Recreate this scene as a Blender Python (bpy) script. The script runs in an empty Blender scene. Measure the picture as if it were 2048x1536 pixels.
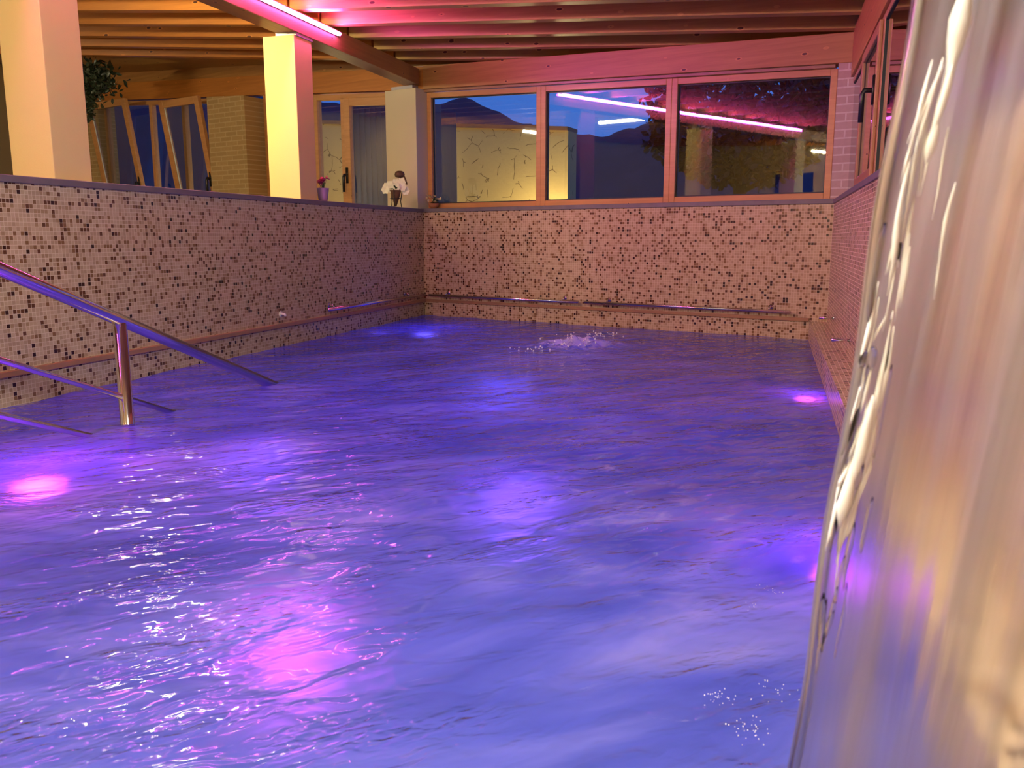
import bpy, bmesh, math, random
from mathutils import Vector, noise
random.seed(7)
sc = bpy.context.scene
COL = sc.collection
PI = math.pi

# ------------------------------------------------------------ place frame
C = Vector((-0.9174, 8.8519, 0.0))          # far left pool corner at water level
D1 = Vector((0.29474, 0.95558, 0.0))        # along the long pool walls, away from the camera
N1 = Vector((0.95558, -0.29474, 0.0))       # across the pool, left wall -> right wall
D2 = Vector((0.83421, -0.55145, 0.0))       # along the far wall, left -> right
NB = Vector((0.55145, 0.83421, 0.0))        # outward through the far wall
UP = Vector((0, 0, 1))
def L(s, w, z=0.0): return C + D1*s + N1*w + UP*z
def B(t, o, z=0.0): return C + D2*t + NB*o + UP*z
def zr(w):                                   # underside of the rafters
    return 2.504 - 0.0485*w if w >= 0 else 2.504 - 0.072*w
def px(x, y, d, ground=None):                 # point at distance d (or on the water) toward a picture position
    th = math.atan(292/1680)
    a = (x-1024)/1680; b = (768-y)/1680
    r = Vector((a, math.cos(th)+b*math.sin(th), -math.sin(th)+b*math.cos(th)))
    if ground is not None: return Vector((0,0,.8)) + r*((ground-.8)/r.z)
    return Vector((0,0,.8)) + r*(d/r.y)

WR = 3.909                                   # right wall
CAPZ = 1.095

# ------------------------------------------------------------ node helpers
class NT:
    def __init__(s, name):
        s.m = bpy.data.materials.new(name); s.m.use_nodes = True
        s.t = s.m.node_tree; s.t.nodes.clear()
        s.out = s.n('ShaderNodeOutputMaterial')
    def n(s, typ, **kw):
        nd = s.t.nodes.new(typ)
        for k, v in kw.items(): setattr(nd, k, v)
        return nd
    def put(s, sock, v):
        if isinstance(v, bpy.types.NodeSocket): s.t.links.new(v, sock)
        elif v is not None: sock.default_value = v
    def math(s, op, a, b=None, c=None, clamp=False):
        nd = s.n('ShaderNodeMath', operation=op, use_clamp=clamp)
        s.put(nd.inputs[0], a); s.put(nd.inputs[1], b)
        if c is not None: s.put(nd.inputs[2], c)
        return nd.outputs[0]
    def dot(s, a, v):
        nd = s.n('ShaderNodeVectorMath', operation='DOT_PRODUCT')
        s.put(nd.inputs[0], a); nd.inputs[1].default_value = v
        return nd.outputs['Value']
    def comb(s, x, y, z=0.0):
        nd = s.n('ShaderNodeCombineXYZ')
        for i, v in enumerate((x, y, z)): s.put(nd.inputs[i], v)
        return nd.outputs[0]
    def pos(s): return s.n('ShaderNodeNewGeometry').outputs['Position']
    def noise(s, vec, scale, detail=3, rough=0.5, dist=0.0):
        nd = s.n('ShaderNodeTexNoise')
        if vec is not None: s.put(nd.inputs['Vector'], vec)
        nd.inputs['Scale'].default_value = scale; nd.inputs['Detail'].default_value = detail
        nd.inputs['Roughness'].default_value = rough; nd.inputs['Distortion'].default_value = dist
        return nd.outputs['Fac']
    def voro(s, vec, scale, feature='F1', out='Distance', rnd=1.0):
        nd = s.n('ShaderNodeTexVoronoi', feature=feature)
        s.put(nd.inputs['Vector'], vec); nd.inputs['Scale'].default_value = scale
        nd.inputs['Randomness'].default_value = rnd
        return nd.outputs[out]
    def ramp(s, fac, stops, interp='LINEAR'):
        nd = s.n('ShaderNodeValToRGB'); cr = nd.color_ramp; cr.interpolation = interp
        while len(cr.elements) < len(stops): cr.elements.new(0.5)
        for e, (p, c) in zip(cr.elements, stops):
            e.position = p; e.color = c if len(c) == 4 else (*c, 1)
        s.put(nd.inputs[0], fac); return nd.outputs[0]
    def mix(s, f, a, b, blend='MIX'):
        nd = s.n('ShaderNodeMix', data_type='RGBA', blend_type=blend)
        s.put(nd.inputs[0], f)
        for i, v in ((6, a), (7, b)):
            if not isinstance(v, bpy.types.NodeSocket) and len(v) == 3: v = (*v, 1)
            s.put(nd.inputs[i], v)
        return nd.outputs[2]
    def schlick(s, f0, nrm=None):              # same reflectance from both faces
        lw = s.n('ShaderNodeLayerWeight'); lw.inputs['Blend'].default_value = .5
        if nrm is not None: s.put(lw.inputs['Normal'], nrm)
        return s.math('ADD', f0, s.math('MULTIPLY', s.math('POWER', lw.outputs['Facing'], 5.0), 1-f0))
    def bump(s, h, strength=0.3, dist=0.01):
        nd = s.n('ShaderNodeBump'); s.put(nd.inputs['Height'], h)
        nd.inputs['Strength'].default_value = strength; nd.inputs['Distance'].default_value = dist
        return nd.outputs[0]
    def prin(s, col=(.8,.8,.8), rough=0.5, metal=0.0, **kw):
        nd = s.n('ShaderNodeBsdfPrincipled')
        if not isinstance(col, bpy.types.NodeSocket): col = (*col[:3], 1)
        s.put(nd.inputs['Base Color'], col)
        s.put(nd.inputs['Roughness'], rough); s.put(nd.inputs['Metallic'], metal)
        for k, v in kw.items():
            s.put(nd.inputs[k.replace('_', ' ')], v)
        s.t.links.new(nd.outputs[0], s.out.inputs[0]); return nd

def simple(name, col, rough=0.5, metal=0.0, nz=0.12, scale=30, bump=0.0, **kw):
    """plain coloured material with slight procedural mottling"""
    k = NT(name)
    co = k.n('ShaderNodeTexCoord').outputs['Object']
    f = k.noise(co, scale, 4)
    c = k.mix(k.math('MULTIPLY', f, nz*2), col, tuple(x*0.5 for x in col))
    p = k.prin(c, rough, metal, **kw)
    if bump: k.put(p.inputs['Normal'], k.bump(f, bump, 0.004))
    return k.m

def tile_mat(name, du, dv=(0,0,1), p=0.0219, rough=0.22, seed=0.0):
    k = NT(name); P = k.pos()
    u = k.math('DIVIDE', k.dot(P, du), p); v = k.math('DIVIDE', k.dot(P, dv), p)
    cell = k.comb(k.math('FLOOR', u), k.math('FLOOR', v), seed)
    wn = k.n('ShaderNodeTexWhiteNoise', noise_dimensions='3D'); k.put(wn.inputs[0], cell)
    v1 = wn.outputs['Value']
    wn2 = k.n('ShaderNodeTexWhiteNoise', noise_dimensions='3D')
    k.put(wn2.inputs[0], k.comb(k.math('FLOOR', k.math('ADD', u, 0.0)), k.math('FLOOR', v), seed+9.3))
    # dark tesserae gather slightly in rows like on the wall
    clus = k.noise(cell, 0.35, 2)
    val = k.math('ADD', k.math('MULTIPLY', v1, 0.86), k.math('MULTIPLY', k.math('SUBTRACT', clus, 0.5), 0.55), clamp=True)
    col = k.ramp(val, [(0, (.50,.37,.23)), (.24, (.43,.31,.19)), (.42, (.53,.40,.26)), (.60, (.36,.24,.13)), (.68, (.22,.12,.05)),
                       (.76, (.11,.045,.018)), (.84, (.035,.014,.008))], 'CONSTANT')
    fu = k.math('ABSOLUTE', k.math('SUBTRACT', k.math('FRACT', u), .5))
    fv = k.math('ABSOLUTE', k.math('SUBTRACT', k.math('FRACT', v), .5))
    g = k.math('GREATER_THAN', k.math('MAXIMUM', fu, fv), 0.45)
    colg = k.mix(g, col, (.68,.56,.38))
    r = k.math('ADD', k.math('MULTIPLY', g, .5), rough)
    pr = k.prin(colg, r)
    h = k.math('SUBTRACT', k.math('MULTIPLY', wn2.outputs['Value'], 0.0), g)
    k.put(pr.inputs['Normal'], k.bump(h, 0.25, 0.002))
    return k.m

def wood_mat(name, ax, base=(.60,.30,.09), dark=(.33,.13,.035), knots=1.0, rough=0.42):
    k = NT(name); P = k.pos(); ax = Vector(ax)
    perp = Vector((-ax.y, ax.x, 0))
    u = k.dot(P, ax); v = k.dot(P, perp); z = k.dot(P, (0,0,1))
    g = k.noise(k.comb(k.math('MULTIPLY', u, .7), k.math('MULTIPLY', v, 14), k.math('MULTIPLY', z, 14)), 2.2, 5, .6, .6)
    c = k.mix(k.math('MULTIPLY', k.math('SUBTRACT', g, .32), 1.7, clamp=True), base, dark)
    big = k.noise(k.comb(k.math('MULTIPLY', u, .5), k.math('MULTIPLY', v, 2), k.math('MULTIPLY', z, 5)), 1.5, 2)
    c = k.mix(k.math('MULTIPLY', big, .45), c, tuple(x*.62 for x in base))
    if knots:
        kv = k.comb(k.math('MULTIPLY', u, 4.2), k.math('MULTIPLY', v, 7.0), k.math('MULTIPLY', z, 9.5))
        d = k.voro(kv, 1.0)
        ring = k.math('LESS_THAN', d, .13*knots)
        core = k.math('LESS_THAN', d, .085*knots)
        c = k.mix(k.math('MULTIPLY', ring, .55), c, tuple(min(1, x*1.25) for x in base))
        c = k.mix(core, c, (.10,.03,.012))
    p = k.prin(c, rough)
    k.put(p.inputs['Normal'], k.bump(g, .12, .003))
    return k.m

def brick_mat(name, du, c1, c2, mortar, bw=.12, rh=.055, rough=.75):
    k = NT(name); P = k.pos()
    vec = k.comb(k.dot(P, du), k.dot(P, (0,0,1)), 0)
    b = k.n('ShaderNodeTexBrick'); k.put(b.inputs['Vector'], vec)
    b.inputs['Color1'].default_value = (*c1,1); b.inputs['Color2'].default_value = (*c2,1)
    b.inputs['Mortar'].default_value = (*mortar,1)
    b.inputs['Scale'].default_value = 1; b.inputs['Mortar Size'].default_value = .006
    b.inputs['Brick Width'].default_value = bw; b.inputs['Row Height'].default_value = rh
    n = k.noise(vec, 35, 4)
    c = k.mix(k.math('MULTIPLY', n, .5), b.outputs['Color'], tuple(x*.6 for x in c1))
    p = k.prin(c, rough)
    k.put(p.inputs['Normal'], k.bump(k.math('ADD', b.outputs['Fac'], k.math('MULTIPLY', n, -.6)), .5, -.008))
    return k.m

def plaster_mat(name, col, scale=160, strength=.25):
    k = NT(name); P = k.pos()
    n = k.noise(P, scale, 3); n2 = k.noise(P, 3, 3)
    c = k.mix(k.math('MULTIPLY', n2, .25), col, tuple(x*.8 for x in col))
    p = k.prin(c, .8); k.put(p.inputs['Normal'], k.bump(n, strength, .004))
    return k.m

def emit_mat(name, col, st):
    k = NT(name)
    e = k.n('ShaderNodeEmission'); e.inputs[0].default_value = (*col,1); e.inputs[1].default_value = st
    k.t.links.new(e.outputs[0], k.out.inputs[0]); return k.m

def glass_mat(name, refl=2.6, tint=(.93,.95,.95), base=0.0):
    k = NT(name)
    f = k.math('ADD', k.math('MULTIPLY', k.schlick(.04), refl), base, clamp=True)
    P = k.pos()
    tr = k.n('ShaderNodeBsdfTransparent'); tr.inputs[0].default_value = (*tint,1)
    gl = k.n('ShaderNodeBsdfGlossy'); gl.inputs['Roughness'].default_value = .015
    k.put(gl.inputs['Normal'], k.bump(k.noise(P, 2.0, 1), .03, .01))
    mx = k.n('ShaderNodeMixShader'); k.put(mx.inputs[0], f)
    k.t.links.new(tr.outputs[0], mx.inputs[1]); k.t.links.new(gl.outputs[0], mx.inputs[2])
    k.t.links.new(mx.outputs[0], k.out.inputs[0]); return k.m

M = {}
M['tile_long'] = tile_mat('mosaic_long', D1, seed=1.0)
M['tile_far'] = tile_mat('mosaic_far', D2, seed=2.0)
M['tile_ledge'] = tile_mat('mosaic_ledge', D1, N1+UP, seed=4.0)
M['tile_floor'] = tile_mat('mosaic_floor', D1, N1, seed=3.0)
M['wood_long'] = wood_mat('wood_long', D1)
M['wood_cross'] = wood_mat('wood_cross', N1, (.58,.34,.10), (.34,.17,.04), 1.1)
M['wood_far'] = wood_mat('wood_far', D2)
M['frame_far'] = wood_mat('frame_far', UP if False else D2, (.66,.32,.12), (.45,.19,.06), .45, .35)
M['frame_long'] = wood_mat('frame_long', D1, (.55,.27,.14), (.38,.16,.08), .4, .35)
M['beam_dark'] = wood_mat('beam_wood', D1, (.50,.24,.08), (.28,.11,.035), .8)
M['column'] = plaster_mat('ochre_column_paint', (.80,.64,.27))
M['column_light'] = plaster_mat('cream_column_paint', (.66,.56,.42))
M['plaster'] = plaster_mat('ochre_wall_paint', (.66,.47,.20))
M['brick_far'] = brick_mat('ochre_brick', D2, (.50,.33,.14), (.42,.27,.11), (.60,.44,.24), .2, .055)
M['brick_pink'] = brick_mat('pale_brick', D2, (.62,.45,.38), (.55,.38,.32), (.80,.70,.62), .22, .062)
M['stone'] = simple('grey_stone', (.20,.17,.19), .45, nz=.4, scale=12)
M['trim'] = simple('brown_trim_tile', (.42,.22,.12), .35, nz=.3, scale=18)
M['steel'] = simple('brushed_steel', (.72,.70,.72), .14, 1.0, nz=.05)
M['black'] = simple('black_plastic', (.012,.012,.014), .35)
M['rubber'] = simple('black_gasket', (.01,.01,.012), .5)
M['white'] = simple('white_plastic', (.80,.80,.76), .4)
M['glass'] = glass_mat('window_glass', 2.6, (.90,.92,.95))
M['glass_side'] = glass_mat('side_window_glass', 2.6, (.85,.9,.9), .30)

# ------------------------------------------------------------ mesh helpers
def prism(bm, pts, z0, z1):
    n = len(pts)
    z0 = z0 if isinstance(z0, (list, tuple)) else [z0]*n
    z1 = z1 if isinstance(z1, (list, tuple)) else [z1]*n
    lo = [bm.verts.new((p.x, p.y, a)) for p, a in zip(pts, z0)]
    hi = [bm.verts.new((p.x, p.y, a)) for p, a in zip(pts, z1)]
    bm.faces.new(lo[::-1]); bm.faces.new(hi)
    for i in range(n):
        j = (i+1) % n
        bm.faces.new((lo[i], lo[j], hi[j], hi[i]))
def boxL(bm, s0, s1, w0, w1, z0, z1):
    """box in pool frame; z may be functions of w"""
    ps = [(s0,w0),(s0,w1),(s1,w1),(s1,w0)]
    f = lambda z: [z(w) for s, w in ps] if callable(z) else z
    prism(bm, [L(s,w) for s, w in ps], f(z0), f(z1))
def boxB(bm, t0, t1, o0, o1, z0, z1):
    ps = [(t0,o0),(t1,o0),(t1,o1),(t0,o1)]
    f = lambda z: [z(t) for t, o in ps] if callable(z) else z
    prism(bm, [B(t,o) for t, o in ps], f(z0), f(z1))
def hexa(bm, P):                              # 8 corners, bottom 4 then top 4
    v = [bm.verts.new(p) for p in P]
    for f in ((3,2,1,0),(4,5,6,7),(0,1,5,4),(1,2,6,5),(2,3,7,6),(3,0,4,7)): bm.faces.new([v[i] for i in f])
def tube(bm, pts, r, seg=16, cap=True):
    rs = r if isinstance(r, (list, tuple)) else [r]*len(pts)
    rings = []
    pts = [Vector(p) for p in pts]
    ref = None
    for i, p in enumerate(pts):
        d = (pts[min(i+1, len(pts)-1)] - pts[max(i-1, 0)]).normalized()
        if ref is None:
            ref = Vector((0,0,1)) if abs(d.z) < .9 else Vector((1,0,0))
        a = d.cross(ref).normalized(); b = d.cross(a).normalized(); ref = a.cross(d) * 1.0
        rings.append([bm.verts.new(p + (a*math.cos(2*PI*k/seg) + b*math.sin(2*PI*k/seg))*rs[i]) for k in range(seg)])
    for A, Bq in zip(rings, rings[1:]):
        for k in range(seg):
            bm.faces.new((A[k], A[(k+1)%seg], Bq[(k+1)%seg], Bq[k]))
    if cap:
        bm.faces.new(rings[0][::-1]); bm.faces.new(rings[-1])
def lathe(bm, c, prof, seg=24):
    rings = [[bm.verts.new((c.x + r*math.cos(2*PI*k/seg), c.y + r*math.sin(2*PI*k/seg), c.z + z)) for k in range(seg)] for r, z in prof]
    for A, Bq in zip(rings, rings[1:]):
        for k in range(seg):
            bm.faces.new((A[k], A[(k+1)%seg], Bq[(k+1)%seg], Bq[k]))
    bm.faces.new(rings[0][::-1]); bm.faces.new(rings[-1])
def obj(name, bm, mat, parent=None, smooth=False, bevel=0.0):
    bmesh.ops.recalc_face_normals(bm, faces=bm.faces)
    me = bpy.data.meshes.new(name); bm.to_mesh(me); bm.free()
    o = bpy.data.objects.new(name, me); COL.objects.link(o)
    if mat: me.materials.append(mat)
    if smooth:
        for p in me.polygons: p.use_smooth = True
    if bevel:
        b = o.modifiers.new('bevel', 'BEVEL'); b.width = bevel; b.segments = 2; b.limit_method = 'ANGLE'
    if parent is not None:
        o.parent = parent
        o.matrix_parent_inverse = parent.matrix_basis.inverted()
    return o
def one(name, fn, mat, parent=None, smooth=False, bevel=0.0):
    bm = bmesh.new(); fn(bm); return obj(name, bm, mat, parent, smooth, bevel)
def thing(name, label, cat, loc, group=None):
    o = bpy.data.objects.new(name, None); COL.objects.link(o); o.location = loc
    o.empty_display_size = .05
    o['label'] = label; o['category'] = cat
    if group: o['group'] = group
    return o
def tag(o, label, cat, group=None, kind=None):
    o['label'] = label; o['category'] = cat
    if group: o['group'] = group
    if kind: o['kind'] = kind
    return o
def struct(o, label=None):
    o['kind'] = 'structure'
    if label: o['label'] = label
    return o
def root(name, loc, label=None):
    o = bpy.data.objects.new(name, None); COL.objects.link(o); o.location = loc
    o.empty_display_size = .05; o['kind'] = 'structure'
    if label: o['label'] = label
    return o

# ------------------------------------------------------------ pool shell
S0 = -10.2                                    # end of the pool behind the camera
TR = WR/0.96                                  # t of the right corner on the far wall
def boxP(bm, pts, z0, z1): prism(bm, pts, z0, z1)
# left wall of the pool (tile band above the water, brown trim, tile to the cap)
def f(bm):
    prism(bm, [L(S0,0), C, B(-.30,0), L(S0,-.30)], -1.35, 1.06)
struct(one('wall_left', f, M['tile_long']), 'long mosaic tiled pool wall on the left below the square columns')
def f(bm): prism(bm, [B(-.30,0), B(TR+.3,0), B(TR+.3,.30), B(-.30,.30)], -1.35, 1.06)
struct(one('wall_far', f, M['tile_far']), 'short mosaic tiled pool wall at the far end below the three wide windows')
def f(bm): prism(bm, [L(S0,WR), B(TR,0), B(TR+.32,0), L(S0,WR+.30)], -1.35, 1.06)
struct(one('wall_right', f, M['tile_long']), 'mosaic tiled wall on the right, seen at a steep angle')
def f(bm): boxL(bm, S0-.3, S0, -.3, WR+.3, -1.35, 1.06)
struct(one('wall_near', f, M['tile_long']), 'tiled end wall of the pool behind the camera')
# ledge along the right wall
def f(bm): prism(bm, [L(S0,3.78), B(3.78/.96,-.0), B(TR,0), L(S0,WR)], -1.35, .15)
struct(one('trim_1', f, M['tile_ledge']), 'low tiled ledge along the foot of the right wall')
def f(bm): prism(bm, [L(S0,-.1), L(S0,WR+.1), B(TR,.1), B(0,.1)], -1.45, -1.25)
struct(one('floor', f, M['tile_floor']), 'mosaic pool floor under the water')
# brown trim line
def f(bm):
    prism(bm, [L(S0,.012), L(-.0,.012)+D2*.012, L(0,-.01), L(S0,-.01)], .142, .172)
struct(one('trim_2', f, M['trim'], bevel=.004), 'thin brown moulding along the left wall just above the water')
def f(bm): prism(bm, [B(0,-.012), B(3.78/.96,-.012), B(3.78/.96,.01), B(0,.01)], .142, .172)
struct(one('trim_3', f, M['trim'], bevel=.004), 'thin brown moulding along the far wall just above the water')
# stone caps
def f(bm): prism(bm, [L(S0,.012), L(0,.012), B(-.32,-.0), B(-.32,.1), L(S0,-.36)], 1.06, CAPZ)
struct(one('trim_4', f, M['stone'], bevel=.004), 'dark grey stone coping on top of the left wall')
def f(bm): prism(bm, [B(-.3,-.012), B(TR+.0,-.012), B(TR+.3,.34), B(-.3,.34)], 1.06, CAPZ+.004)
struct(one('trim_5', f, M['stone'], bevel=.004), 'grey stone coping under the three wide windows')
def f(bm): prism(bm, [L(S0,WR-.012), B(TR-.01,0), B(TR+.34,0), L(S0,WR+.34)], 1.06, CAPZ-.002)
struct(one('trim_6', f, M['stone'], bevel=.004), 'stone coping on top of the right wall')

# ------------------------------------------------------------ columns and beam
def column(s, label, mat='column', plate=True, w1=-.03, ds=.25, dw=.27, top=2.30):
    t = thing('square_column', label, 'column', L(s, w1-dw/2, CAPZ), 'square columns on the left pool wall')
    one('shaft', lambda bm: boxL(bm, s, s+ds, w1-dw, w1, CAPZ, top), M[mat], t, bevel=.004)
    if plate:
        one('bearing_plate', lambda bm: boxL(bm, s+.02, s+ds+.01, w1-.17, w1+.006, top, 2.322), M['plate'], t)
    return t
M['plate'] = simple('galvanised_plate', (.45,.42,.48), .4, .6)
column(-2.325, 'tall yellow square column in the middle of the left pool wall, under the glowing light strip')
column(-4.68, 'widest yellow square column, cut by the left edge of the picture')
column(-7.05, 'yellow square column on the left pool wall beside the handrail, behind the picture edge')
column(-9.4, 'yellow square column at the near end of the left pool wall')
t = thing('square_column', 'cream square column at the far left pool corner beside the flower stand', 'column', B(-.23,.1,CAPZ), 'square columns on the left pool wall')
one('shaft', lambda bm: boxB(bm, -.44, -.03, -.05, .26, CAPZ, 2.29), M['column_light'], t, bevel=.004)
one('bearing_plate', lambda bm: boxB(bm, -.36, -.08, -.04, .2, 2.29, 2.322), M['plate'], t)
bmb = thing('roof_beam', 'long dark timber beam resting on the square columns, carrying the magenta light strip', 'beam', L(-5, -.1, 2.322))
one('timber', lambda bm: boxL(bm, S0-1.5, .0, -.19, -.02, 2.322, 2.477), M['beam_dark'], bmb, bevel=.004)
# LED light strip on the pool side of the beam
led = thing('light_strip', 'glowing magenta light strip fixed along the side of the timber beam', 'light', L(-4.2,-.005,2.44))
M['led'] = emit_mat('magenta_led', (1.0,.14,1.0), 40.0)
k = NT('led_diffuser')
one('diffuser', lambda bm: tube(bm, [L(-6.85,.006,2.440), L(-1.68,.006,2.440)], .014, 12), M['led'], led, True)
one('profile', lambda bm: boxL(bm, -6.9, -1.65, -.021, -.006, 2.425, 2.456), M['steel'], led)

# ------------------------------------------------------------ roof: rafters and boards
n = 0
M['wood_left'] = wood_mat('wood_orange', N1, (.68,.26,.045), (.40,.13,.02), 1.15)
for i in range(24):
    s = -.29 - .475*i
    if s < S0-.6: break
    for side in (0, 1):
        if side == 0: w0, w1 = -.14, WR+.42
        else: w0, w1 = -6.4, -.16
        if i == 0: lab = ('nearest the far wall', 'nearest the far wall')[side]
        nm = ['first','second','third','fourth','fifth','sixth','seventh','eighth','ninth','tenth','eleventh','twelfth','thirteenth','fourteenth','fifteenth','sixteenth','seventeenth','eighteenth','nineteenth','twentieth','twenty-first','twenty-second','twenty-third','twenty-fourth'][i]
        o = one('rafter', lambda bm: boxL(bm, s, s+.09, w0, w1, lambda w: zr(w)-.0, lambda w: zr(w)+.13), M['wood_cross' if side == 0 else 'wood_left'], bevel=.004)
        tag(o, ('pine rafter above the pool, %s one counted from the far windows' % nm) if side == 0 else
               ('pine rafter above the left room, %s one counted from the far wall' % nm), 'rafter',
            'pine rafters above the pool' if side == 0 else 'pine rafters above the left room')
def f(bm):
    for pa, pb in ((-.05, 4.5), (-6.9, -.05)):
        ws = [pa, pb, pb, pa]
        prism(bm, [L(S0-1.6,pa), L(S0-1.6,pb), B(pb/.96,.3), B(pa/.96,.3)], [zr(w)+.13 for w in ws], [zr(w)+.16 for w in ws])
struct(one('ceiling', f, M['wood_cross']), 'pine board ceiling above the rafters')

# ------------------------------------------------------------ far facade: header, windows
ZH0 = lambda t: 2.283 - .0455*t if t >= 0 else 2.283 - .066*t    # header underside
ZH1 = lambda t: 2.504 - .0465*t if t >= 0 else 2.504 - .066*t    # header top
hb = one('header_beam', lambda bm: boxB(bm, .0, TR+.5, .03, .22, ZH0, ZH1), M['wood_far'], bevel=.004)
tag(hb, 'sloping pine header beam above the three wide far windows', 'beam')
hb2 = one('header_beam', lambda bm: boxB(bm, -6.85, .0, .05, .17, ZH0, ZH1), wood_mat('orange_header_wood', D2, (.66,.25,.05), (.38,.12,.02)), bevel=.004)
tag(hb2, 'orange pine header beam above the tilted windows of the left room', 'beam')
struct(one('wall_far_upper', lambda bm: boxB(bm, -6.85, TR+.6, .17, .22, lambda t: ZH1(t)-.02, lambda t: ZH1(t)+.35), M['wood_far']), 'pine boards above the header beams')
struct(one('trim_7', lambda bm: boxB(bm, -.02, 4.0, .07, .12, lambda t: ZH0(t)-.022, lambda t: ZH0(t)), M['wdark'] if 'wdark' in M else M['trim']), 'dark strip put in for the shadow gap under the header beam')  # strip stands in for the shaded gap above the windows

def frame_rect(bm, t0, t1, o0, o1, zb, zt, fw):
    """picture frame between t0..t1; zb, zt functions of t"""
    boxB(bm, t0, t0+fw, o0, o1, zb, zt)
    boxB(bm, t1-fw, t1, o0, o1, zb, zt)
    boxB(bm, t0+fw, t1-fw, o0, o1, zb, lambda t: zb(t)+fw)
    boxB(bm, t0+fw, t1-fw, o0, o1, lambda t: zt(t)-fw, zt)
def far_window(i, t0, t1, label, zt, zb=lambda t: CAPZ+.004, o0=.12, fw=.052, mat='frame_far'):
    r = root('window_%d' % i, B((t0+t1)/2, o0, CAPZ), label)
    one('window_frame', lambda bm: frame_rect(bm, t0, t1, o0, o0+.07, zb, zt, fw), M[mat], r, bevel=.004)
    g = fw-.004
    one('gasket', lambda bm: frame_rect(bm, t0+g, t1-g, o0+.03, o0+.045, lambda t: zb(t)+g, lambda t: zt(t)-g, .014), M['rubber'], r)
    one('pane', lambda bm: boxB(bm, t0+fw, t1-fw, o0+.036, o0+.040, lambda t: zb(t)+fw, lambda t: zt(t)-fw), M['glass'], r)
    return r
ZW = lambda t: ZH0(t) - .022
TW = [-.025, 1.345, 2.655, 4.01]
far_window(1, TW[0], TW[1], 'wide wooden framed window next to the cream corner column, sky and hill behind', ZW)
far_window(2, TW[1], TW[2], 'middle wide wooden framed window with the reflected light strip', ZW)
far_window(3, TW[2], TW[3], 'wide wooden framed window next to the pale brick pillar', ZW)
# pale brick pillar in the right corner
struct(one('wall_corner', lambda bm: prism(bm, [B(4.03,.04), B(TR+.10,.04), L(-.80,WR+.10), L(-.80,WR+.30), B(TR+.6,.3), B(4.03,.3)], CAPZ-.03, 2.2), M['brick_pink']), 'pale brick pillar in the right far corner')

# left part of the far facade
zb0 = lambda t: .35
# door beside the corner column: fixed light and leaf
r = root('door_1', B(-.95,.07,.3), 'wooden glazed door with a black handle left of the cream corner column')
def f(bm):
    frame_rect(bm, -1.62, -.36, .07, .14, zb0, lambda t: ZH0(t)-.015, .06)
    boxB(bm, -1.20, -1.10, .07, .14, zb0, lambda t: ZH0(t)-.05)
one('door_frame', f, M['frame_far'], r, bevel=.004)
one('pane', lambda bm: boxB(bm, -1.57, -1.2, .10, .104, .4, lambda t: ZH0(t)-.07), M['glass'], r)
lf = one('door_leaf', lambda bm: frame_rect(bm, -1.13, -.40, .045, .10, lambda t: .38, lambda t: ZH0(t)-.06, .085), M['frame_far'], r, bevel=.005)
one('leaf_pane', lambda bm: boxB(bm, -1.06, -.47, .075, .079, .45, lambda t: ZH0(t)-.14), M['glass'], lf)
def handle(bm, P, ax, out, s=1.0, down=True):
    a = P + UP*.06*s; b = P - UP*.06*s
    q = [a-ax*.014, a+ax*.014, b+ax*.014, b-ax*.014]
    hexa(bm, [q[3], q[2], q[2]+out*.012, q[3]+out*.012, q[0], q[1], q[1]+out*.012, q[0]+out*.012])
    tube(bm, [P+out*.01, P+out*.05, P+out*.06-UP*.02, P+out*.06-UP*.13*s], .011*s, 10)
one('door_handle', lambda bm: handle(bm, B(-1.10,.045,1.48), D2, -NB, 1.4), M['black'], lf, True)
# narrow solid wall between door and brick pillar
struct(one('wall_strip', lambda bm: boxB(bm, -2.45, -1.62, .08, .2, .1, lambda t: ZH0(t)), M['frame_far']), 'orange wooden panel between the brick pillar and the tall yellow column')
# ochre brick pillars
for j, (a, b, lab) in enumerate(((-3.17,-2.50,'ochre brick pillar between the tilted windows and the tall yellow column'), (-7.2,-5.72,'ochre brick pillar under the hanging plant beside the widest column'))):
    o = one('brick_pillar', lambda bm: boxB(bm, a, b, -.16 if j == 0 else .0, .25, .1, (lambda t: ZH0(t)-.03) if j == 0 else (lambda t: ZH0(t)-.02)), M['brick_far'], bevel=.006)
    tag(o, lab, 'pillar')
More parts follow.
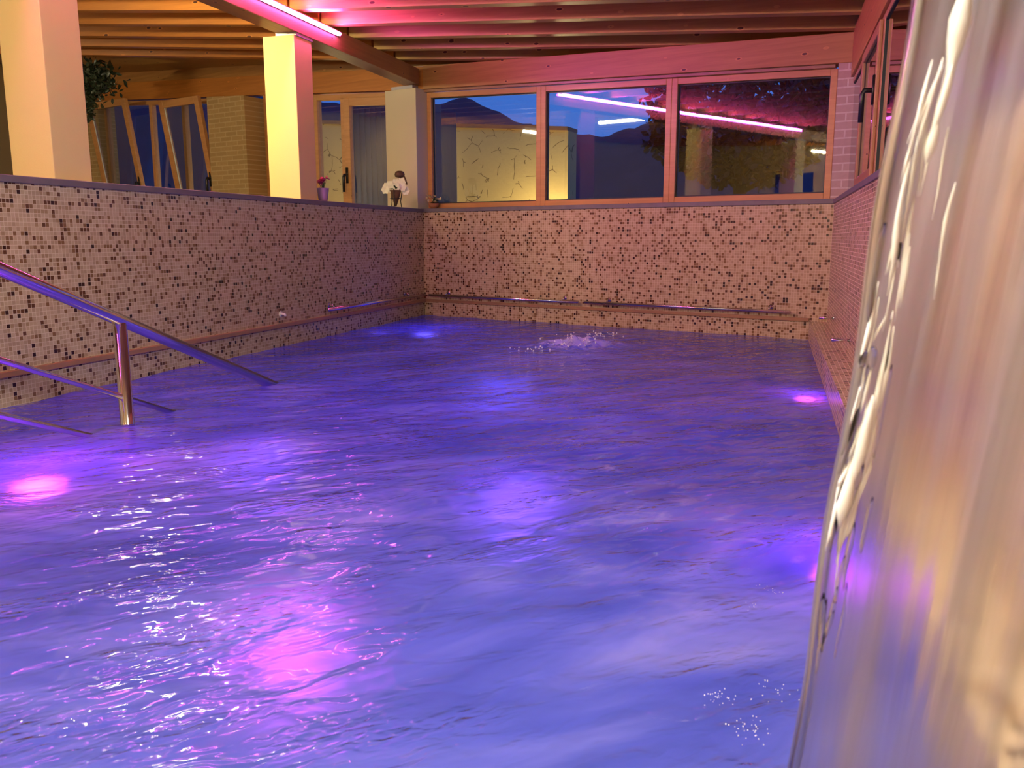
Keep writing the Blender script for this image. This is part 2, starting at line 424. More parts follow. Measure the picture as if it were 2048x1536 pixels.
# window group in the left room
r = root('window_4', B(-4.45,.08,.9), 'wooden window group of the left room with two sashes tilted inwards')
def f(bm):
    frame_rect(bm, -5.72, -3.17, .09, .16, lambda t: .75, lambda t: ZH0(t)-.01, .06)
    for a in (-4.66, -3.98):
        boxB(bm, a-.03, a+.03, .09, .16, .75, lambda t: ZH0(t)-.06)
one('window_frame', f, M['frame_far'], r, bevel=.004)
one('pane', lambda bm: boxB(bm, -5.66, -3.2, .12, .124, .8, lambda t: ZH0(t)-.07), M['glass'], r)
def tilted(t0, t1, lean=.26):
    zb, zt = .85, ZH0((t0+t1)/2)-.05
    P = lambda t, z, o: B(t, .075 - o - lean*(z-zb)/(zt-zb), z)
    def bar(bm, ta, tb, za, zc, o0=0, o1=.05):
        hexa(bm, [P(ta,za,o1), P(tb,za,o1), P(tb,za,o0), P(ta,za,o0), P(ta,zc,o1), P(tb,zc,o1), P(tb,zc,o0), P(ta,zc,o0)])
    def fr(bm):
        w = .085
        bar(bm, t0, t0+w, zb, zt); bar(bm, t1-w, t1, zb, zt)
        bar(bm, t0+w, t1-w, zb, zb+w); bar(bm, t0+w, t1-w, zt-w, zt)
    sash = one('sash', fr, M['frame_far'], r, bevel=.004)
    one('sash_pane', lambda bm: bar(bm, t0+.08, t1-.08, zb+.08, zt-.08, .02, .026), M['glass'], sash)
    def bead(bm):
        bar(bm, t0+.085, t0+.097, zb+.085, zt-.085, .028, .036)
    one('glazing_bead', bead, M['white'], sash)
    z = 1.52
    one('handle', lambda bm: handle(bm, P(t1-.04, z, .05), D2, -NB, 1.6), M['black'], sash, True)
tilted(-5.62, -4.72); tilted(-4.02, -3.24)

# ------------------------------------------------------------ left room shell
struct(one('floor_left', lambda bm: prism(bm, [L(S0-1.5,-6.6), L(S0-1.5,-.3), B(-.3,.1), B(-6.8,.1)], 0.0, .1), M['stone']), 'stone floor of the left room')
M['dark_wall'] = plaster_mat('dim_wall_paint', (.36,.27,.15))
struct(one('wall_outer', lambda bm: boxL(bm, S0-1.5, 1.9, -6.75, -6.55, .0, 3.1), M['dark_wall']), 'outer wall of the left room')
def f(bm):
    boxL(bm, S0-1.7, S0-1.5, -6.75, -3.6, 0, 3.1); boxL(bm, S0-1.7, S0-1.5, -2.6, 4.5, 0, 3.1)
    boxL(bm, S0-1.7, S0-1.5, -3.6, -2.6, 2.2, 3.1)
struct(one('wall_back', f, M['plaster']), 'ochre wall behind the camera')
struct(one('door_2', lambda bm: boxL(bm, S0-1.66, S0-1.6, -3.6, -2.6, 0.1, 2.2), simple('doorway_blue_light', (.02,.03,.35), .4)), 'doorway panel behind the camera, blue light put into its colour')  # panel coloured blue in place of blue light in the doorway

# ------------------------------------------------------------ right side windows
WW = WR + .09
zt_r = lambda: 1.985
plate = one('wall_plate', lambda bm: prism(bm, [L(S0,WR+.06), L(-.80,WR+.06), L(-.80,WR+.3), L(S0,WR+.3)], 1.99, 2.34), M['wood_long'], bevel=.004)
tag(plate, 'broad timber wall plate above the right side windows', 'beam')
def side_rect(bm, s0, s1, w0, w1, zb, zt, fw):
    boxL(bm, s0, s0+fw, w0, w1, zb, zt); boxL(bm, s1-fw, s1, w0, w1, zb, zt)
    boxL(bm, s0+fw, s1-fw, w0, w1, zb, zb+fw); boxL(bm, s0+fw, s1-fw, w0, w1, zt-fw, zt)
sp = [(-2.05,-.82), (-3.05,-2.05), (-4.1,-3.05), (-5.4,-4.1), (-7.2,-5.4), (-9.2,-7.2)]
labs = ['narrow far pane of the right side windows next to the pale brick pillar', 'right side window sash with the black handle',
        'right side window nearest the waterfall edge', 'right side window hidden by the waterfall', 'right side window beside the camera', 'right side window behind the camera']
for i, ((a, b), lab) in enumerate(zip(sp, labs)):
    r = root('window_%d' % (5+i), L((a+b)/2, WW, CAPZ), lab)
    off = 0
    one('window_frame', lambda bm: side_rect(bm, a, b, WW-.012, WW+.05, CAPZ, 1.985, .035), M['frame_long'], r, bevel=.004)
    h = r
    if i == 1:
        h = one('sash', lambda bm: side_rect(bm, a+.02, b-.02, WW-.034, WW-.012, CAPZ+.03, 1.96, .06), M['frame_long'], r, bevel=.006)
        one('handle', lambda bm: handle(bm, L(a+.05, WW-.034, 1.60), D1, -N1, 1.3), M['black'], h, True)
    d = -.012 if i == 1 else 0
    one('gasket', lambda bm: side_rect(bm, a+.03, b-.03, WW-.008+d, WW+.006+d, CAPZ+.03, 1.955, .014), M['rubber'], r)
    one('pane', lambda bm: boxL(bm, a+.05, b-.05, WW+d, WW+.004+d, CAPZ+.05, 1.935), M['glass_side'], r)

# ------------------------------------------------------------ handrail
hr = thing('handrail', 'stainless steel handrail sloping down into the water on the left', 'handrail', L(-5.269,.83,0))
sl = .418; s0 = -5.269; w = .835
zz = lambda s, off: (.456 - (s-s0)*sl if off == 0 else off - (s-s0)*sl)
one('top_rail', lambda bm: tube(bm, [L(-7.9,w+.01,zz(-7.9,0)), L(-3.6,w,zz(-3.6,0))], .0262, 28), M['steel'], hr, True)
one('post', lambda bm: tube(bm, [L(s0,w,-1.25), L(s0,w,.445)], .0285, 28), M['steel'], hr, True)
one('middle_rail', lambda bm: tube(bm, [L(-7.4,w,zz(-7.4,.118)), L(-4.2,w,zz(-4.2,.118))], .0125, 18), M['steel'], hr, True)
one('lower_rail', lambda bm: tube(bm, [L(-7.1,w-.01,zz(-7.1,-.09)), L(-4.7,w-.01,zz(-4.7,-.09))], .0125, 18), M['steel'], hr, True)
one('post', lambda bm: tube(bm, [L(-7.0,w,-1.25), L(-7.0,w,zz(-7.0,0)-.01)], .0285, 28), M['steel'], hr, True)

# ------------------------------------------------------------ grab bars on the walls
def bar(label, P0, P1, out, brk):
    t = thing('grab_bar', label, 'grab bar', P0)
    d = (P1-P0).normalized()
    one('tube', lambda bm: tube(bm, [P0+out*.05, P1+out*.05], .0125, 16), M['steel'], t, True)
    for q in brk:
        b = P0 + d*q
        def f(bm):
            tube(bm, [b+UP*.03-out*.0, b+UP*.03+out*.035, b+UP*.012+out*.05], .007, 10)
            tube(bm, [b+UP*.03, b+UP*.03+out*.004], .02, 16)
        one('bracket', f, M['steel'], t, True)
bar('dark steel grab bar on the left wall close to the far corner', L(-2.11,0,.225), L(-.12,0,.225), N1, (.1, 1.6))
bar('steel grab bar on the far wall, the one in the left half', B(.10,0,.217), B(1.87,0,.217), -NB, (.22, 1.6))
bar('bright steel grab bar on the far wall, the one in the right half', B(1.93,0,.217), B(3.80,0,.217), -NB, (.23, 1.7))
for s, lab in ((-1.95, 'short steel peg on the right wall nearer the far corner'), (-3.30, 'short steel peg on the right wall nearer the waterfall')):
    t = thing('wall_peg', lab, 'peg', L(s, WR, .25), 'short pegs on the right wall')
    one('rod', lambda bm: tube(bm, [L(s,WR,.25), L(s,WR-.10,.25)], .008, 12), M['steel'], t, True)
    one('rosette', lambda bm: tube(bm, [L(s,WR,.25), L(s,WR-.006,.25)], .016, 16), M['steel'], t, True)
t = thing('water_nozzle', 'small white nozzle fitting on the left wall above the brown moulding', 'nozzle', L(-2.73,0,.245))
one('plate', lambda bm: tube(bm, [L(-2.73,0,.245), L(-2.73,.006,.245)], .022, 16), M['white'], t, True)
one('spout', lambda bm: tube(bm, [L(-2.73,.004,.245), L(-2.73,.035,.242), L(-2.73,.045,.23)], .009, 12), M['white'], t, True)

# ------------------------------------------------------------ flowers on the coping
def petal(bm, c, d, u, l, w):
    """cupped leaf or petal"""
    s_ = d.cross(u).normalized(); vs = []
    for a, ww, h in ((0,.12,0),(.35,.9,.06),(.7,1,.10),(1,.15,.02)):
        vs.append((bm.verts.new(c+d*l*a-s_*w*ww*.5+u*h*l*1.5), bm.verts.new(c+d*l*a+u*h*l*.4), bm.verts.new(c+d*l*a+s_*w*ww*.5+u*h*l*1.5)))
    for p, q in zip(vs, vs[1:]):
        for i in (0,1): bm.faces.new((p[i], p[i+1], q[i+1], q[i]))
def rdir(zmin=-.2):
    while 1:
        v = Vector((random.uniform(-1,1), random.uniform(-1,1), random.uniform(zmin,1)))
        if .2 < v.length < 1: return v.normalized()
M['pinkf'] = simple('pink_petals', (.80,.10,.22), .6)
M['purplepot'] = simple('purple_ceramic', (.40,.25,.48), .25)
M['leaf'] = simple('dark_leaf', (.03,.07,.02), .5)
M['orchid'] = simple('white_petals', (.88,.88,.70), .6)
M['wicker'] = simple('dark_wicker', (.14,.07,.03), .6, nz=.5, scale=60)
M['terra'] = simple('terracotta', (.45,.18,.07), .6)
M['yellowf'] = simple('cream_petals', (.80,.70,.35), .6)
# purple pot, pink flowers
P = L(-1.94,-.055,CAPZ)
t = thing('flower_pot', 'purple pot with pink flowers on the left coping beside the tall yellow column', 'flower pot', P)
one('pot', lambda bm: lathe(bm, P, [(.034,0),(.04,.03),(.05,.10),(.052,.105),(.047,.105),(.042,.08)]), M['purplepot'], t, True)
def f(bm):
    for i in range(16):
        c = P + Vector((random.gauss(0,.024), random.gauss(0,.024), .155+random.uniform(-.015,.025)))
        for j in range(7): petal(bm, c, rdir(), UP, .028, .022)
one('blossoms', f, M['pinkf'], t)
one('stems', lambda bm: [tube(bm, [P+UP*.09, P+Vector((random.gauss(0,.02), random.gauss(0,.02), .15))], .002, 6) for i in range(10)], M['leaf'], t)
# white orchids in a cone stand
P = L(-.48,-.085,CAPZ)
t = thing('flower_stand', 'white orchids in a dark cone basket on a wire stand before the cream column', 'flowers', P)
one('cone_basket', lambda bm: lathe(bm, P, [(.008,.012),(.022,.05),(.05,.135),(.058,.165),(.052,.165),(.03,.15)], 20), M['wicker'], t, True)
def f(bm):
    for a in (0.4, 2.5, 4.6):
        e = Vector((math.cos(a), math.sin(a), 0))
        tube(bm, [P+e*.058, P+e*.050+UP*.06, P+e*.068+UP*.17], .0045, 8)
    for z, r_ in ((.085,.054),):
        pts = [P+Vector((math.cos(x*PI/10)*r_, math.sin(x*PI/10)*r_, z)) for x in range(21)]
        tube(bm, pts, .0035, 6)
one('wire_stand', f, M['black'], t, True)
def f(bm):
    for dx, dz in ((-.085,.17),(-.05,.215),(0,.235),(.04,.22),(.075,.195),(.10,.16),(-.10,.20),(.02,.19),(-.03,.18),(.06,.24)):
        c = P + N1*dx + D1*random.uniform(-.04,.03) + UP*dz
        for j in range(6):
            a = j*PI/3; dd = (N1*math.cos(a)+UP*math.sin(a)-D1*.25).normalized()
            petal(bm, c, dd, -D1, .046, .04)
one('orchid_blossoms', f, M['orchid'], t)
def f(bm):
    for j in range(10): petal(bm, P+UP*.165+N1*random.uniform(-.03,.03), (N1*random.uniform(-1,1)+D1*random.uniform(-1,0)+UP*random.uniform(.1,.9)).normalized(), UP, .07, .03)
one('leaves', f, M['leaf'], t)
Q = P + N1*.035 + D1*.03
def f(bm):
    tube(bm, [Q+UP*.165, Q+UP*.24, Q+UP*.29+N1*.01], .006, 8)
    lathe(bm, Q+UP*.285, [(.012,0),(.045,.008),(.05,.03),(.042,.055),(.02,.065)], 16)
    tube(bm, [Q+UP*.30+N1*.045, Q+UP*.27+N1*.06, Q+UP*.22+N1*.075], .008, 8)
one('wicker_bird', f, M['wicker'], t, True)
# small pot on the far coping
P = B(.06,.0,CAPZ+.004) - NB*.0 + D2*.04 + NB*.025
P = B(.10,.055,CAPZ+.004)
t = thing('flower_bowl', 'small terracotta bowl of dry cream flowers at the left end of the far window sill', 'flower pot', P)
one('bowl', lambda bm: lathe(bm, P, [(.03,0),(.045,.02),(.055,.05),(.05,.052),(.04,.03)]), M['terra'], t, True)
def f(bm):
    for i in range(10):
        c = P + Vector((random.gauss(0,.03), random.gauss(0,.02), .085+random.uniform(-.03,.04)))
        for j in range(5): petal(bm, c, rdir(), UP, .034, .02)
one('blossoms', f, M['yellowf'], t)
one('leaves', lambda bm: [petal(bm, P+UP*.05, rdir(.1), UP, .06, .02) for i in range(16)], M['leaf'], t)
# trailing plant on the left brick pillar
P = px(192, 160, 10.35)
t = thing('hanging_plant', 'dark leafy plant hanging under the rafters beside the widest yellow column', 'plant', P)
def f(bm):
    for i in range(900):
        a = Vector((random.gauss(0,.13), random.gauss(0,.2), random.gauss(0,.09)))
        petal(bm, P + D2*a.x + NB*a.y*.4 + UP*a.z, rdir(-1), rdir(-1), .07, .035)
    for j in range(9):
        x = random.uniform(-.22,.0); ln = random.uniform(.25,.42)
        for i in range(26):
            q = i/26; petal(bm, P + D2*(x+.04*math.sin(q*9+j)) - UP*(.05+ln*q) - NB*.02, rdir(-1), rdir(-1), .06, .03)
one('foliage', f, simple('ivy_leaf', (.035,.05,.025), .35), t)
one('basket', lambda bm: lathe(bm, P-UP*.10, [(.05,0),(.10,.06),(.12,.10)], 16), M['wicker'], t, True)

# ------------------------------------------------------------ lamps
def tube_lamp(P, d, length, label, st=30.0, col=(1,.97,.80), power=0):
    t = thing('ceiling_light', label, 'light', P, 'white tube lights')
    a = P - d*length/2; b = P + d*length/2
    one('tube', lambda bm: tube(bm, [a-UP*.02, b-UP*.02], .018, 12), emit_mat('tube_glow', col, power/(4*PI*2*.018*length)), t, True)
    sd = d.cross(UP)
    def f(bm):
        q = [a+sd*.03, b+sd*.03, b-sd*.03, a-sd*.03]
        prism(bm, q, P.z, P.z+.05)
    one('housing', f, M['white'], t, bevel=.004)
    return t
WARM = (1.0, .84, .52)
tube_lamp(Vector((-2.55,5.60,2.40)), D2, .95, 'white tube light under the rafters of the left room', 60, (1,.80,.40), 130)
tube_lamp(L(-10.0,-1.3,2.42), D1, 1.2, 'white tube light in the left room behind the camera', 60, (1,.78,.38), 230)
tube_lamp(L(-4.0,-3.05,2.5), D1, .4, 'smallest white tube light in the left room ceiling, added for glints on the water', 60, (1,.88,.60), 60)  # added lamp, throws glints onto the water at the left
tube_lamp(L(-3.3,-5.6,2.55), D2, .6, 'short white tube light at the outer side of the left room', 60, (1,.86,.55), 90)
tube_lamp(L(-9.3,1.3,2.22), N1, 1.4, 'white tube light above the near end of the pool', 50, (1,.86,.46), 270)
tube_lamp(L(-7.3,3.2,2.0), D1, .9, 'added white tube light above the pool, whitening the waterfall', 45, (1,.97,.88), 210)  # added lamp, brightens the falling water and the near pool

def light(typ, name, P, col, e, **kw):
    l = bpy.data.lights.new(name, typ); l.energy = e; l.color = col
    for k_, v in kw.items(): setattr(l, k_, v)
    o = bpy.data.objects.new(name, l); COL.objects.link(o); o.location = P
    return o
# the light strip also as an area lamp, facing the pool side and up
l = light('AREA', 'strip_area', L(-4.27,.03,2.445), (1,.10,.85), 68, shape='RECTANGLE', size=5.1, size_y=.03)
import mathutils
zax = -(N1*.86 + UP*.50).normalized()        # lamp shines along its local -z
xax = D1.copy(); yax = zax.cross(xax).normalized()
l.rotation_euler = mathutils.Matrix((xax, yax, zax)).transposed().to_euler()

# ------------------------------------------------------------ underwater lamps
def pool_lamp(P, out, label, col, e, gcol=None, st=25, off=.10, rad=.05):
    t = thing('pool_lamp', label, 'light', P, 'underwater lamps')
    one('bezel', lambda bm: tube(bm, [P, P+out*.02], .085, 24), M['steel'], t, True)
    one('lens', lambda bm: tube(bm, [P+out*.015, P+out*.026], .065, 24), emit_mat('pool_glow', gcol or col, st), t, True)
    light('POINT', 'pool_lamp_light', P+out*off, col, e*.48, shadow_soft_size=rad)
MAG = (.90,.07,.88); VIO = (.26,.07,1.0); BLU = (.12,.08,1.0)
pool_lamp(L(-3.66,3.78,-.10), -N1, 'underwater lamp on the right ledge further from the camera', MAG, 9)
pool_lamp(L(-6.0,3.78,-.12), -N1, 'underwater lamp on the right ledge nearer the camera, glowing pink', MAG, 10)
struct(one('trim_8', lambda bm: boxL(bm, -7.4, -5.55, .0, 1.25, -1.3, -.33), M['tile_floor']), 'added submerged tiled step carrying the pink lamp beside the handrail')  # step added to carry the pink lamp
pool_lamp(L(-5.91,1.0,-.325), UP, 'underwater lamp on the step beside the handrail, brightest pink glow at the left', MAG, 38, off=.085, rad=.07, st=2)
pool_lamp(L(-1.2,0,-.35), N1, 'underwater lamp on the left wall near the far corner', BLU, 24, off=.5)
for (s, w_, col, e, lab) in ((-5.9,2.0,MAG,34,'lamp in the pool floor, pink glow nearest the picture centre'),
                        (-4.5,2.35,VIO,60,'lamp in the pool floor, violet glow in the middle of the pool'),
                        (-2.4,1.6,BLU,48,'lamp in the pool floor, blue glow toward the far end'),
                        (-4.4,.9,VIO,45,'lamp in the pool floor under the handrail end'),
                        (-7.0,2.9,(.42,.62,.80),48,'added lamp in the pool floor, pale blue for white room light on the near water'),  # added lamp, greys the near water as white room light would
                        (-7.6,1.2,(.22,.14,1.0),40,'lamp in the pool floor at the near left')):
    pool_lamp(L(s,w_,-1.25), UP, lab, col, e, off=.12, rad=.07, st=1.5)

# ------------------------------------------------------------ water surface
def hwave(p):
    x = p.x; y = p.y
    q = Vector((x*1.0, y*1.0, 0))
    wx = noise.noise(q*.6 + Vector((3,1,0)))*.6; 
    u = x*.80 + y*.25 + wx; v = y - x*.2 + wx
    h = .009*noise.noise(Vector((u*1.1, v*2.4, 1.3)))
    h += .005*noise.noise(Vector((u*2.6, v*5.2, 4.1)))
    h += .0022*noise.noise(Vector((u*6.0, v*11., 7.7)))
    h += .0011*noise.noise(Vector((u*15., v*24., 2.7)))
    r = (Vector((.52,6.33,0)) - Vector((x,y,0))).length     # bubbling jet
    h += .05*math.exp(-(r/.22)**2)*(1+1.2*noise.noise(Vector((x*14,y*14,2)))) + .012*math.cos(r*22)*math.exp(-r/.5)*.5
    r = (Vector((.45,.80,0)) - Vector((x,y,0))).length     # below the waterfall
    h += .010*math.exp(-(r/.6)**2)*noise.noise(Vector((x*26,y*26,5))) + .006*math.cos(r*38)*math.exp(-r/.6)
    return h
def f(bm):
    ns, nw = 560, 190
    rows = []
    for i in range(ns+1):
        row = []
        for j in range(nw+1):
            w_ = 3.79*j/nw; smax = -.2914*w_ + .004
            q = i/ns
            s_ = S0 + (smax-S0)*q
            p = L(s_, w_)
            row.append(bm.verts.new((p.x, p.y, hwave(p))))
        rows.append(row)
    for a, b in zip(rows, rows[1:]):
        for j in range(nw): bm.faces.new((a[j], a[j+1], b[j+1], b[j]))
k = NT('pool_water'); P = k.pos()
u1 = k.dot(P, (.90,.43,0)); v1 = k.dot(P, (-.43,.90,0))
pw = k.comb(k.math('MULTIPLY', u1, 1.0), k.math('MULTIPLY', v1, 2.1), 0)
n1_ = k.noise(pw, 6.5, 2, .5, .5)
n2_ = k.noise(pw, 26, 1, .5, .3)
pt_ = k.math('MULTIPLY', k.math('SUBTRACT', k.noise(pw, 2.2, 2), .50), 6, clamp=True)
hh = k.math('ADD', k.math('MULTIPLY', n1_, 1.0), k.math('MULTIPLY', k.math('MULTIPLY', n2_, pt_), .8))
nrm = k.bump(hh, .9, .016)
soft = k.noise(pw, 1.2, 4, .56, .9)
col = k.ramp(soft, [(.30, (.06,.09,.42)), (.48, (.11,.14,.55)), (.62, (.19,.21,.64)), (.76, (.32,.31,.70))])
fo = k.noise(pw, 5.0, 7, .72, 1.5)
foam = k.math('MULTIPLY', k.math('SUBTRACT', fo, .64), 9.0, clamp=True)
# foam around the jet
dj = k.n('ShaderNodeVectorMath', operation='DISTANCE'); k.put(dj.inputs[0], P); dj.inputs[1].default_value = (.50,6.36,0)
fj = k.math('MULTIPLY', k.math('SUBTRACT', .50, dj.outputs['Value']), 2.6, clamp=True)
fjn = k.math('MULTIPLY', k.math('SUBTRACT', k.math('ADD', k.noise(P, 11, 6, .7), k.math('MULTIPLY', fj, .28)), .60), 7, clamp=True)
fjet = k.math('MULTIPLY', fj, fjn, clamp=True)
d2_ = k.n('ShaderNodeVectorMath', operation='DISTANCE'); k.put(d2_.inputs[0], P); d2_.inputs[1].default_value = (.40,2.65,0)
f2 = k.math('MULTIPLY', k.math('SUBTRACT', 1.0, d2_.outputs['Value']), 1.3, clamp=True)  # pale streaks painted in for wall and lamp reflected on the ripples
sheen_n = k.math('MULTIPLY', k.math('SUBTRACT', k.noise(pw, 3.6, 6, .66, 1.2), .57), 5, clamp=True)
foam_glare = k.math('MAXIMUM', k.math('MAXIMUM', k.math('MULTIPLY', foam, .22), k.math('MULTIPLY', k.math('MULTIPLY', f2, sheen_n), .55)), fjet, clamp=True)
col = k.mix(foam_glare, col, (.85,.82,.92))
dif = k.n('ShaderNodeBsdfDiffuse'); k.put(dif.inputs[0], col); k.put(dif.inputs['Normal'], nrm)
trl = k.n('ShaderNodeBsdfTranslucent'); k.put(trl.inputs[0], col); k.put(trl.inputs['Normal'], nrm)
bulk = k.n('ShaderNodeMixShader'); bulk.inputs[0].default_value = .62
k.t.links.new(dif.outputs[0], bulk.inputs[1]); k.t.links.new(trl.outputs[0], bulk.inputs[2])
rf = k.n('ShaderNodeBsdfRefraction'); rf.inputs['IOR'].default_value = 1.33; rf.inputs['Roughness'].default_value = .5
rf.inputs[0].default_value = (.75,.85,1,1); k.put(rf.inputs['Normal'], nrm)
m1 = k.n('ShaderNodeMixShader'); k.put(m1.inputs[0], k.math('ADD', .93, k.math('MULTIPLY', foam_glare, .07)))
k.t.links.new(rf.outputs[0], m1.inputs[1]); k.t.links.new(bulk.outputs[0], m1.inputs[2])
gl = k.n('ShaderNodeBsdfGlossy'); gl.inputs['Roughness'].default_value = .015; k.put(gl.inputs['Normal'], nrm)
m2 = k.n('ShaderNodeMixShader'); k.put(m2.inputs[0], k.schlick(.02, nrm))
k.t.links.new(m1.outputs[0], m2.inputs[1]); k.t.links.new(gl.outputs[0], m2.inputs[2])
k.t.links.new(m2.outputs[0], k.out.inputs[0])
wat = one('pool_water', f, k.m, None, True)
if wat.data.polygons[len(wat.data.polygons)//2].normal.z < 0: wat.data.flip_normals()
tag(wat, 'rippling violet blue pool water lit from below', 'water', kind='stuff')

# ------------------------------------------------------------ waterfall
k = NT('falling_water'); P = k.pos()
sx = k.comb(k.math('ADD', k.math('MULTIPLY', k.dot(P,(1,0,0)), 26), k.math('MULTIPLY', k.dot(P,(0,0,1)), -3.2)), k.math('MULTIPLY', k.dot(P,(0,1,0)), 26), k.math('MULTIPLY', k.dot(P,(0,0,1)), 1.1))
st = k.noise(sx, 1.0, 4, .6, .3)
nrm = k.bump(st, .25, .01)
rf = k.n('ShaderNodeBsdfRefraction'); rf.inputs['IOR'].default_value = 1.12; rf.inputs['Roughness'].default_value = .34
rf.inputs[0].default_value = (.95,.95,.93,1); k.put(rf.inputs['Normal'], nrm)
dif = k.n('ShaderNodeBsdfDiffuse'); dif.inputs[0].default_value = (.80,.78,.74,1)
trl = k.n('ShaderNodeBsdfTranslucent'); trl.inputs[0].default_value = (.80,.78,.74,1)
bk = k.n('ShaderNodeMixShader'); bk.inputs[0].default_value = .5
k.t.links.new(dif.outputs[0], bk.inputs[1]); k.t.links.new(trl.outputs[0], bk.inputs[2])
m1 = k.n('ShaderNodeMixShader'); k.put(m1.inputs[0], k.math('ADD', .05, k.math('MULTIPLY', k.math('SUBTRACT', st, .42), 2.2), clamp=True))
k.t.links.new(rf.outputs[0], m1.inputs[1]); k.t.links.new(bk.outputs[0], m1.inputs[2])
gl = k.n('ShaderNodeBsdfGlossy'); gl.inputs['Roughness'].default_value = .16; k.put(gl.inputs['Normal'], nrm)
m2 = k.n('ShaderNodeMixShader'); k.put(m2.inputs[0], k.schlick(.05, nrm))
k.t.links.new(m1.outputs[0], m2.inputs[1]); k.t.links.new(gl.outputs[0], m2.inputs[2])
k.t.links.new(m2.outputs[0], k.out.inputs[0]); M['fall'] = k.m

k = NT('bright_water'); P = k.pos()
p_ = k.prin((.95,.97,1), .05, 0, IOR=1.33, Transmission_Weight=1.0)
M['clear'] = k.m
k = NT('white_water'); P = k.pos()
M['foam_glint'] = simple('foam_glint_water', (.97,.98,1.0), .08, nz=.0)  # white water, also for painted glints and rim highlights

YS = .76                                      # how far in front of the camera the curtain falls
def edge_x(z):                                # free edge of the curtain
    q = max(0, (z-.20)/.80)
    return YS*(.365 + .075*min(1.25, q) - .006*math.cos(min(1.5,q)*3.1) + .003*math.sin(z*21))
wf = thing('waterfall', 'sheet of water falling from above into the pool at the right edge', 'waterfall', Vector((.45,.76,0)))
NX, NZ = 110, 170
def sheet_pt(i, j, side=0):
    z = 1.75*j/NZ - .03; q = i/NX
    xe = edge_x(z)
    x1 = .66
    x = xe + (x1-xe)*q
    yy = YS + .05*math.sin(q*2.2) - .03*(z-.5)*(z-.5)
    a = (x - .16*z)*60
    rip = .004*noise.noise(Vector((a*.30, z*1.0, 0))) + .0012*noise.noise(Vector((a, z*1.6, 3)))
    th = .004 + .004*math.exp(-q*26) + .002*(1+noise.noise(Vector((a*.5, z*.8, 9))))
    return Vector((x, yy + rip + (th if side else -th), z))
def f(bm):
    g = [[[bm.verts.new(sheet_pt(i,j,sd)) for i in range(NX+1)] for j in range(NZ+1)] for sd in (0,1)]
    for sd in (0,1):
        for j in range(NZ):
            for i in range(NX):
                bm.faces.new((g[sd][j][i], g[sd][j][i+1], g[sd][j+1][i+1], g[sd][j+1][i]))
    for j in range(NZ):
        for i in (0, NX): bm.faces.new((g[0][j][i], g[1][j][i], g[1][j+1][i], g[0][j+1][i]))
    for i in range(NX):
        for j in (0, NZ): bm.faces.new((g[0][j][i], g[0][j][i+1], g[1][j][i+1], g[1][j][i]))
one('water_sheet', f, M['fall'], wf, True)
# turbulent rim: clear water strands, and white strands put in for lamp highlights
def strand(bm, q0, z0, z1, r, drift):
    pts, rs = [], []
    n_ = max(6, int((z0-z1)*60))
    for i in range(n_+1):
        a = i/n_; z = z0 + (z1-z0)*a
        x = edge_x(z) + q0 + drift*a + .004*noise.noise(Vector((z*14, q0*90, 1)))
        pts.append(Vector((x, YS - .03*(z-.5)**2 - .013 + .006*noise.noise(Vector((z*11, q0*70, 5))), z)))
        rs.append(max(.0005, 1.05*r*math.sin(PI*min(1,max(.03,a*.97+.015)))**.6*(.7+.9*noise.noise(Vector((z*20+q0*50,0,0))))))
    tube(bm, pts, rs, 10)
def f(bm):
    random.seed(11)
    for i in range(52):
        z0 = random.uniform(.56, .95); ln = random.uniform(.02,.11)
        strand(bm, abs(random.gauss(.010,.010)) + .012*(z0>.8), z0, z0-ln, random.uniform(.0012,.0034), random.uniform(-.01,.002))
    strand(bm, .040, 1.10, .875, .007, -.012); strand(bm, .032, .90, .862, .006, -.003)
    strand(bm, .015, .66, .57, .008, -.006); strand(bm, .009, .62, .53, .007, -.003); strand(bm, .020, .64, .59, .006, -.003)
one('rim_highlights', f, M['foam_glint'], wf, True)
def f(bm):
    random.seed(12)
    for i in range(22):
        z0 = random.uniform(.45, .95); ln = random.uniform(.015,.09)
        strand(bm, abs(random.gauss(.010,.014)), z0, z0-ln, random.uniform(.002,.005), random.uniform(-.008,.002))
one('clear_rim', f, M['clear'], wf, True)
def f(bm):
    for j in range(0, NZ, 1): pass
    pts = [Vector((edge_x(z)+.003, YS-.03*(z-.5)**2, z)) for z in [(-.03+1.75*i/120) for i in range(121)]]
    tube(bm, pts, .0042, 12)
one('rim_roll', f, M['fall'], wf, True)
# spout above, fixed on the right wall
sp_ = thing('waterfall_spout', 'steel spout above the falling sheet of water on the right wall', 'spout', Vector((.5,.77,1.72)))
one('lip', lambda bm: prism(bm, [Vector((.27,.70,0)), Vector((.64,.70,0)), Vector((.66,.84,0)), Vector((.27,.84,0))], 1.725, 1.80), M['steel'], sp_, bevel=.006)
one('pipe', lambda bm: tube(bm, [Vector((.50,.77,1.78)), Vector((.50,.77,1.95)), Vector((.50,.77,2.0))+N1*.3], .035, 20), M['steel'], sp_, True)

